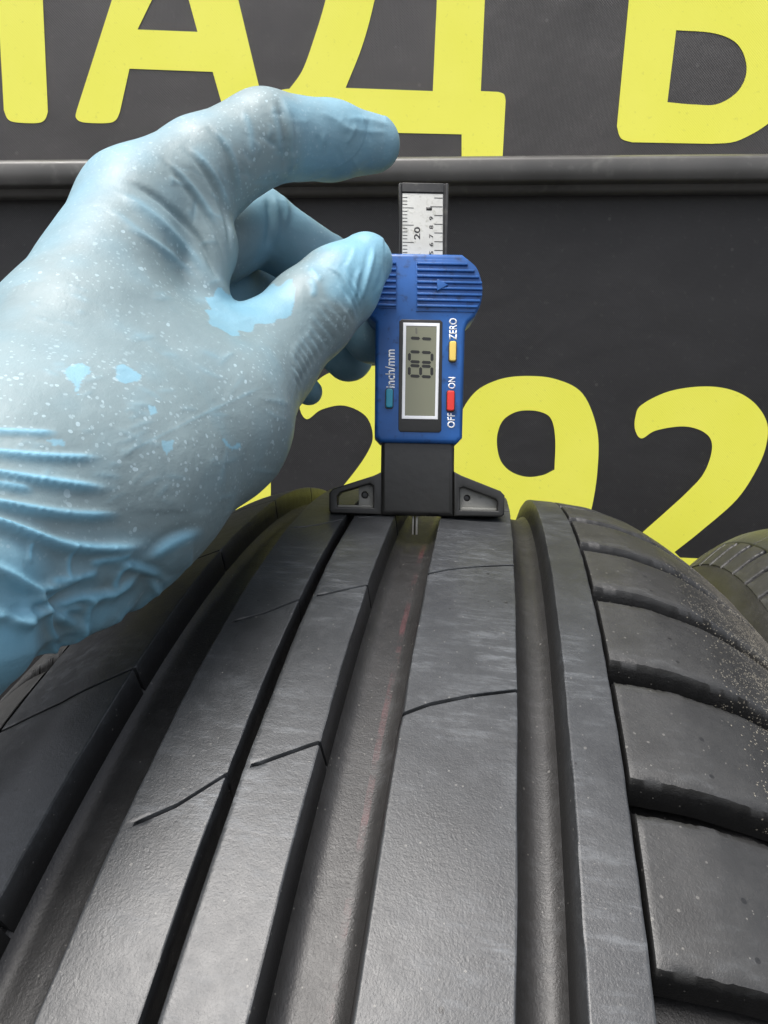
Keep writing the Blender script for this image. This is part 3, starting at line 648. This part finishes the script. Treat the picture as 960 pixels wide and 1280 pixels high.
# loose crumpled cuff
def vnoise(X, sc, seed):
    r = np.random.default_rng(seed); G = r.uniform(-1, 1, (24, 24, 24)); q = (X / sc) % 23; i = q.astype(int); f = q - i; f = f * f * (3 - 2 * f); out = 0
    for dx in (0, 1):
        for dy in (0, 1):
            for dz in (0, 1):
                wgt = (f[:, 0] if dx else 1 - f[:, 0]) * (f[:, 1] if dy else 1 - f[:, 1]) * (f[:, 2] if dz else 1 - f[:, 2])
                out = out + wgt * G[(i[:, 0] + dx), (i[:, 1] + dy), (i[:, 2] + dz)]
    return out
axis_w = pix(-115, 735, 108) - pix(60, 600, 136); La = np.linalg.norm(axis_w); tw = (V - pix(60, 600, 136)) @ axis_w / La ** 2
cuff = np.clip((U[:, 1] - 650 - .12 * (U[:, 0] - 100)) / 90, 0, 1) * (DEP < 175) * (U[:, 0] < 240)
cr = 1 - np.abs(vnoise(V, 15, 1)) * 2.6; cr2 = 1 - np.abs(vnoise(V, 8, 2)) * 2.4
for k in range(13):                        # crumples of the loose cuff
    u = rng.uniform(0, 1); x0 = rng.uniform(-50, 195); y0 = 684 + rng.uniform(0, 1) ** .8 * (205 - .62 * max(x0, 0)); a_ = rng.choice([.15, .75, -.55, 1.25, 2.2]) + rng.normal(0, .25); L_ = rng.uniform(60, 120)
    dx, dy = math.cos(a_) * L_, math.sin(a_) * L_ * .8; bend = rng.normal(0, 7)
    pl = [(x0, y0), (x0 + dx * .5 - bend * math.sin(a_), y0 + dy * .5 + bend * math.cos(a_)), (x0 + dx, y0 + dy)]; hh = rng.uniform(.6, 1.2)
    fold(pl, rng.uniform(6, 9), hh, 0, 175, .35, .8, rng.uniform(-.4, .4))
    fold([(x + 7 * math.sin(a_), y - 7 * math.cos(a_)) for x, y in pl], 6, -hh * .55, 0, 175, .35)
for k in range(70):                        # faint drag lines in the stretched film
    t_ = rng.uniform(0, 1); x0 = rng.uniform(10, 330); y0 = rng.uniform(300, 640); a_ = math.atan2(430 - y0, 420 - x0) + rng.normal(0, .35) if rng.uniform() < .6 else rng.normal(.1, .3); L_ = rng.uniform(18, 60)
    fold([(x0, y0), (x0 + math.cos(a_) * L_ * .5 + rng.normal(0, 2), y0 + math.sin(a_) * L_ * .5 + rng.normal(0, 2)), (x0 + math.cos(a_) * L_, y0 + math.sin(a_) * L_)], 2.6, rng.uniform(.05, .13), 0, 200, .4, .12)
for k in range(46):                        # and fine cross wrinkles on the raised finger
    t_ = rng.uniform(0, 1); cx = 190 + 285 * t_; cy = 250 - 78 * min(1, t_ * 1.7) + rng.uniform(-38, 38); a_ = (1.0 if t_ < .5 else 1.45) + rng.normal(0, .3) if rng.uniform() < .7 else rng.normal(.05, .25); L_ = rng.uniform(16, 46)
    fold([(cx, cy), (cx + math.cos(a_) * L_ * .5 + rng.normal(0, 2), cy + math.sin(a_) * L_ * .5), (cx + math.cos(a_) * L_, cy + math.sin(a_) * L_)], 2.8, rng.uniform(.07, .2) * rng.choice([1, 1, -1]), 0, 224, .4, .15)
def tri(x): return 2 * np.abs(x - np.floor(x + .5)) * 2 - 1
Xw = V + 2.2 * np.stack([vnoise(V, 14, 21), vnoise(V, 14, 22), vnoise(V, 14, 23)], 1); facet = 0
for lam, am, sd0 in ((31, 1.5, 1), (23, 1.1, 5), (17, .8, 9), (11, .35, 14)):
    dv = np.random.default_rng(sd0).normal(0, 1, 3); dv /= np.linalg.norm(dv); facet = facet + am * tri(Xw @ dv / lam + sd0 * .37)
facet = facet / 2.2; disp = disp + cuff * facet * 1.7; cr = cr2 = facet
# slack skin of the glove everywhere
disp = disp + .16 * vnoise(V, 9, 3) + .07 * vnoise(V, 4, 4)
ne = len(hand_me.edges); E_ = np.empty(ne * 2, np.int32); hand_me.edges.foreach_get('vertices', E_); E_ = E_.reshape(-1, 2)
deg = np.bincount(E_.ravel(), minlength=n)
for _ in range(2):                          # even the relief out over neighbouring points
    acc = np.bincount(E_[:, 0], disp[E_[:, 1]], n) + np.bincount(E_[:, 1], disp[E_[:, 0]], n); disp = .45 * disp + .55 * acc / np.maximum(deg, 1)
print('hand verts', n)
V2 = V + Nn * (disp * 1.15)[:, None]
# where the thin glove stands off the skin it looks bluer; where it clings it looks grey
def inside(poly, jit):
    poly = np.array(poly, float); Z = U + np.stack([vnoise(V, 3.2, 5), vnoise(V, 3.2, 6)], 1) * jit; c = np.zeros(n, bool)
    for i in range(len(poly)):
        a, b = poly[i], poly[i - 1]; m = ((a[1] > Z[:, 1]) != (b[1] > Z[:, 1])) & (Z[:, 0] < (b[0] - a[0]) * (Z[:, 1] - a[1]) / (b[1] - a[1] + 1e-9) + a[0]); c ^= m
    return c
front = (DEP < 215)
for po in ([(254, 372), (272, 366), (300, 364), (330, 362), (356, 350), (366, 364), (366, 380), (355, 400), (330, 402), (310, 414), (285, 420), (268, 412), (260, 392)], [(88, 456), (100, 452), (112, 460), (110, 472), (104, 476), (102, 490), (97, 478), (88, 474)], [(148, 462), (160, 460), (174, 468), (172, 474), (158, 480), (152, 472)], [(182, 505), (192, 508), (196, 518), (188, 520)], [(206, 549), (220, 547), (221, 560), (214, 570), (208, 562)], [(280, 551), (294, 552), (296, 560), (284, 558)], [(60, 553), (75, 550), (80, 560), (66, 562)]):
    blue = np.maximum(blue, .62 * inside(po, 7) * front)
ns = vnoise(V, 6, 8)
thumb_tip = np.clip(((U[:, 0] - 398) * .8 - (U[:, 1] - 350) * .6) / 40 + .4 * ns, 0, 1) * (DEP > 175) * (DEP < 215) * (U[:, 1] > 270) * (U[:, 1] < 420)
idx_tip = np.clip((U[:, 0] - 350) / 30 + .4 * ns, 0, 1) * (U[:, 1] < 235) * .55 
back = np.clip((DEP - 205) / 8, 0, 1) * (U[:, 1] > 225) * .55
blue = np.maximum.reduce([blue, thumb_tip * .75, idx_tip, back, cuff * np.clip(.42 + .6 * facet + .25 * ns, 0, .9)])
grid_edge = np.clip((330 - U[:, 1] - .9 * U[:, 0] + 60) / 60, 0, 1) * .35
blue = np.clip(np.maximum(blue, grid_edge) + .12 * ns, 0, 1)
W = cw(V2); org = cw(pix(60, 600, 150)); Wl = W - org
hand_me.vertices.foreach_set('co', Wl.ravel().astype(np.float32)); hand_me.update(); hand_me.name = 'gloved_hand'
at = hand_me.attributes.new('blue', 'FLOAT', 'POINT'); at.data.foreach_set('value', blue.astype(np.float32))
def glove_mat():
    t = NT('pale blue nitrile'); v = t.coord()
    a = t.n('Attribute', attribute_name='blue'); b = a.outputs['Fac']
    n1 = t.noise(v, 45, 5); n2 = t.noise(v, 420, 4); n3 = t.noise(v, 130, 5, .7)
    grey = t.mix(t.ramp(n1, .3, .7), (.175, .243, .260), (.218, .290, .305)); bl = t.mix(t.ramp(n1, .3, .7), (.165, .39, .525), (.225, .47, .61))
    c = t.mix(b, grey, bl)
    # pale droplets of trapped air: many tiny, a few larger
    for sc_, th, keep, amt in ((520, .17, .45, .55), (260, .12, .72, .6), (1000, .26, .45, .35)):
        dst = t.n('VectorMath', operation='ADD'); nz = t.n('TexNoise', Scale=sc_ * .9, Detail=2.0); t.l(v, nz.inputs['Vector'])
        sc2 = t.n('VectorMath', operation='SCALE'); sc2.inputs['Scale'].default_value = .7 / sc_; t.l(nz.outputs['Color'], sc2.inputs[0]); t.l(v, dst.inputs[0]); t.l(sc2.outputs[0], dst.inputs[1])
        vo = t.n('TexVoronoi', Scale=float(sc_)); t.l(dst.outputs[0], vo.inputs['Vector'])
        rr = t.n('SeparateColor'); t.l(vo.outputs['Color'], rr.inputs[0])
        m = t.math('MULTIPLY', t.math('LESS_THAN', vo.outputs['Distance'], t.math('MULTIPLY', t.math('ADD', rr.outputs[1], .4), th)), t.math('GREATER_THAN', rr.outputs[0], keep))
        m = t.math('MULTIPLY', t.math('MULTIPLY', m, t.ramp(n1, .36, .54)), t.math('MULTIPLY', t.math('SUBTRACT', 1.0, b), amt))
        c = t.mix(m, c, (.44, .58, .64))
    hair = t.noise(t.coord((1.0, .35, 1.5)), 330, 5, .7); hair2 = t.noise(t.coord((1.6, 1.0, .3)), 260, 5, .7)
    nm = t.bump(n3, .16, .0010); nm = t.bump(n2, .22, .0004, nm); nm = t.bump(hair, .22, .0004, nm); nm = t.bump(hair2, .22, .0004, nm)
    r = t.ramp(n3, .3, .75, (.38, .38, .38, 1), (.56, .56, .56, 1))
    return t.done(c, r, nm, Specular_IOR_Level=.42, Subsurface_Weight=.04, Subsurface_Scale=.002, Subsurface_Radius=(.5, .9, 1.0))
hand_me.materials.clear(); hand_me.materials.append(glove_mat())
hand_me.polygons.foreach_set('use_smooth', np.ones(len(hand_me.polygons), bool))
hand = link('gloved_hand', hand_me); hand.location = org
tag(hand, 'hand in a pale blue nitrile glove pinching the gauge, index finger raised', 'hand')

bpy.data.scenes.remove(TMP)
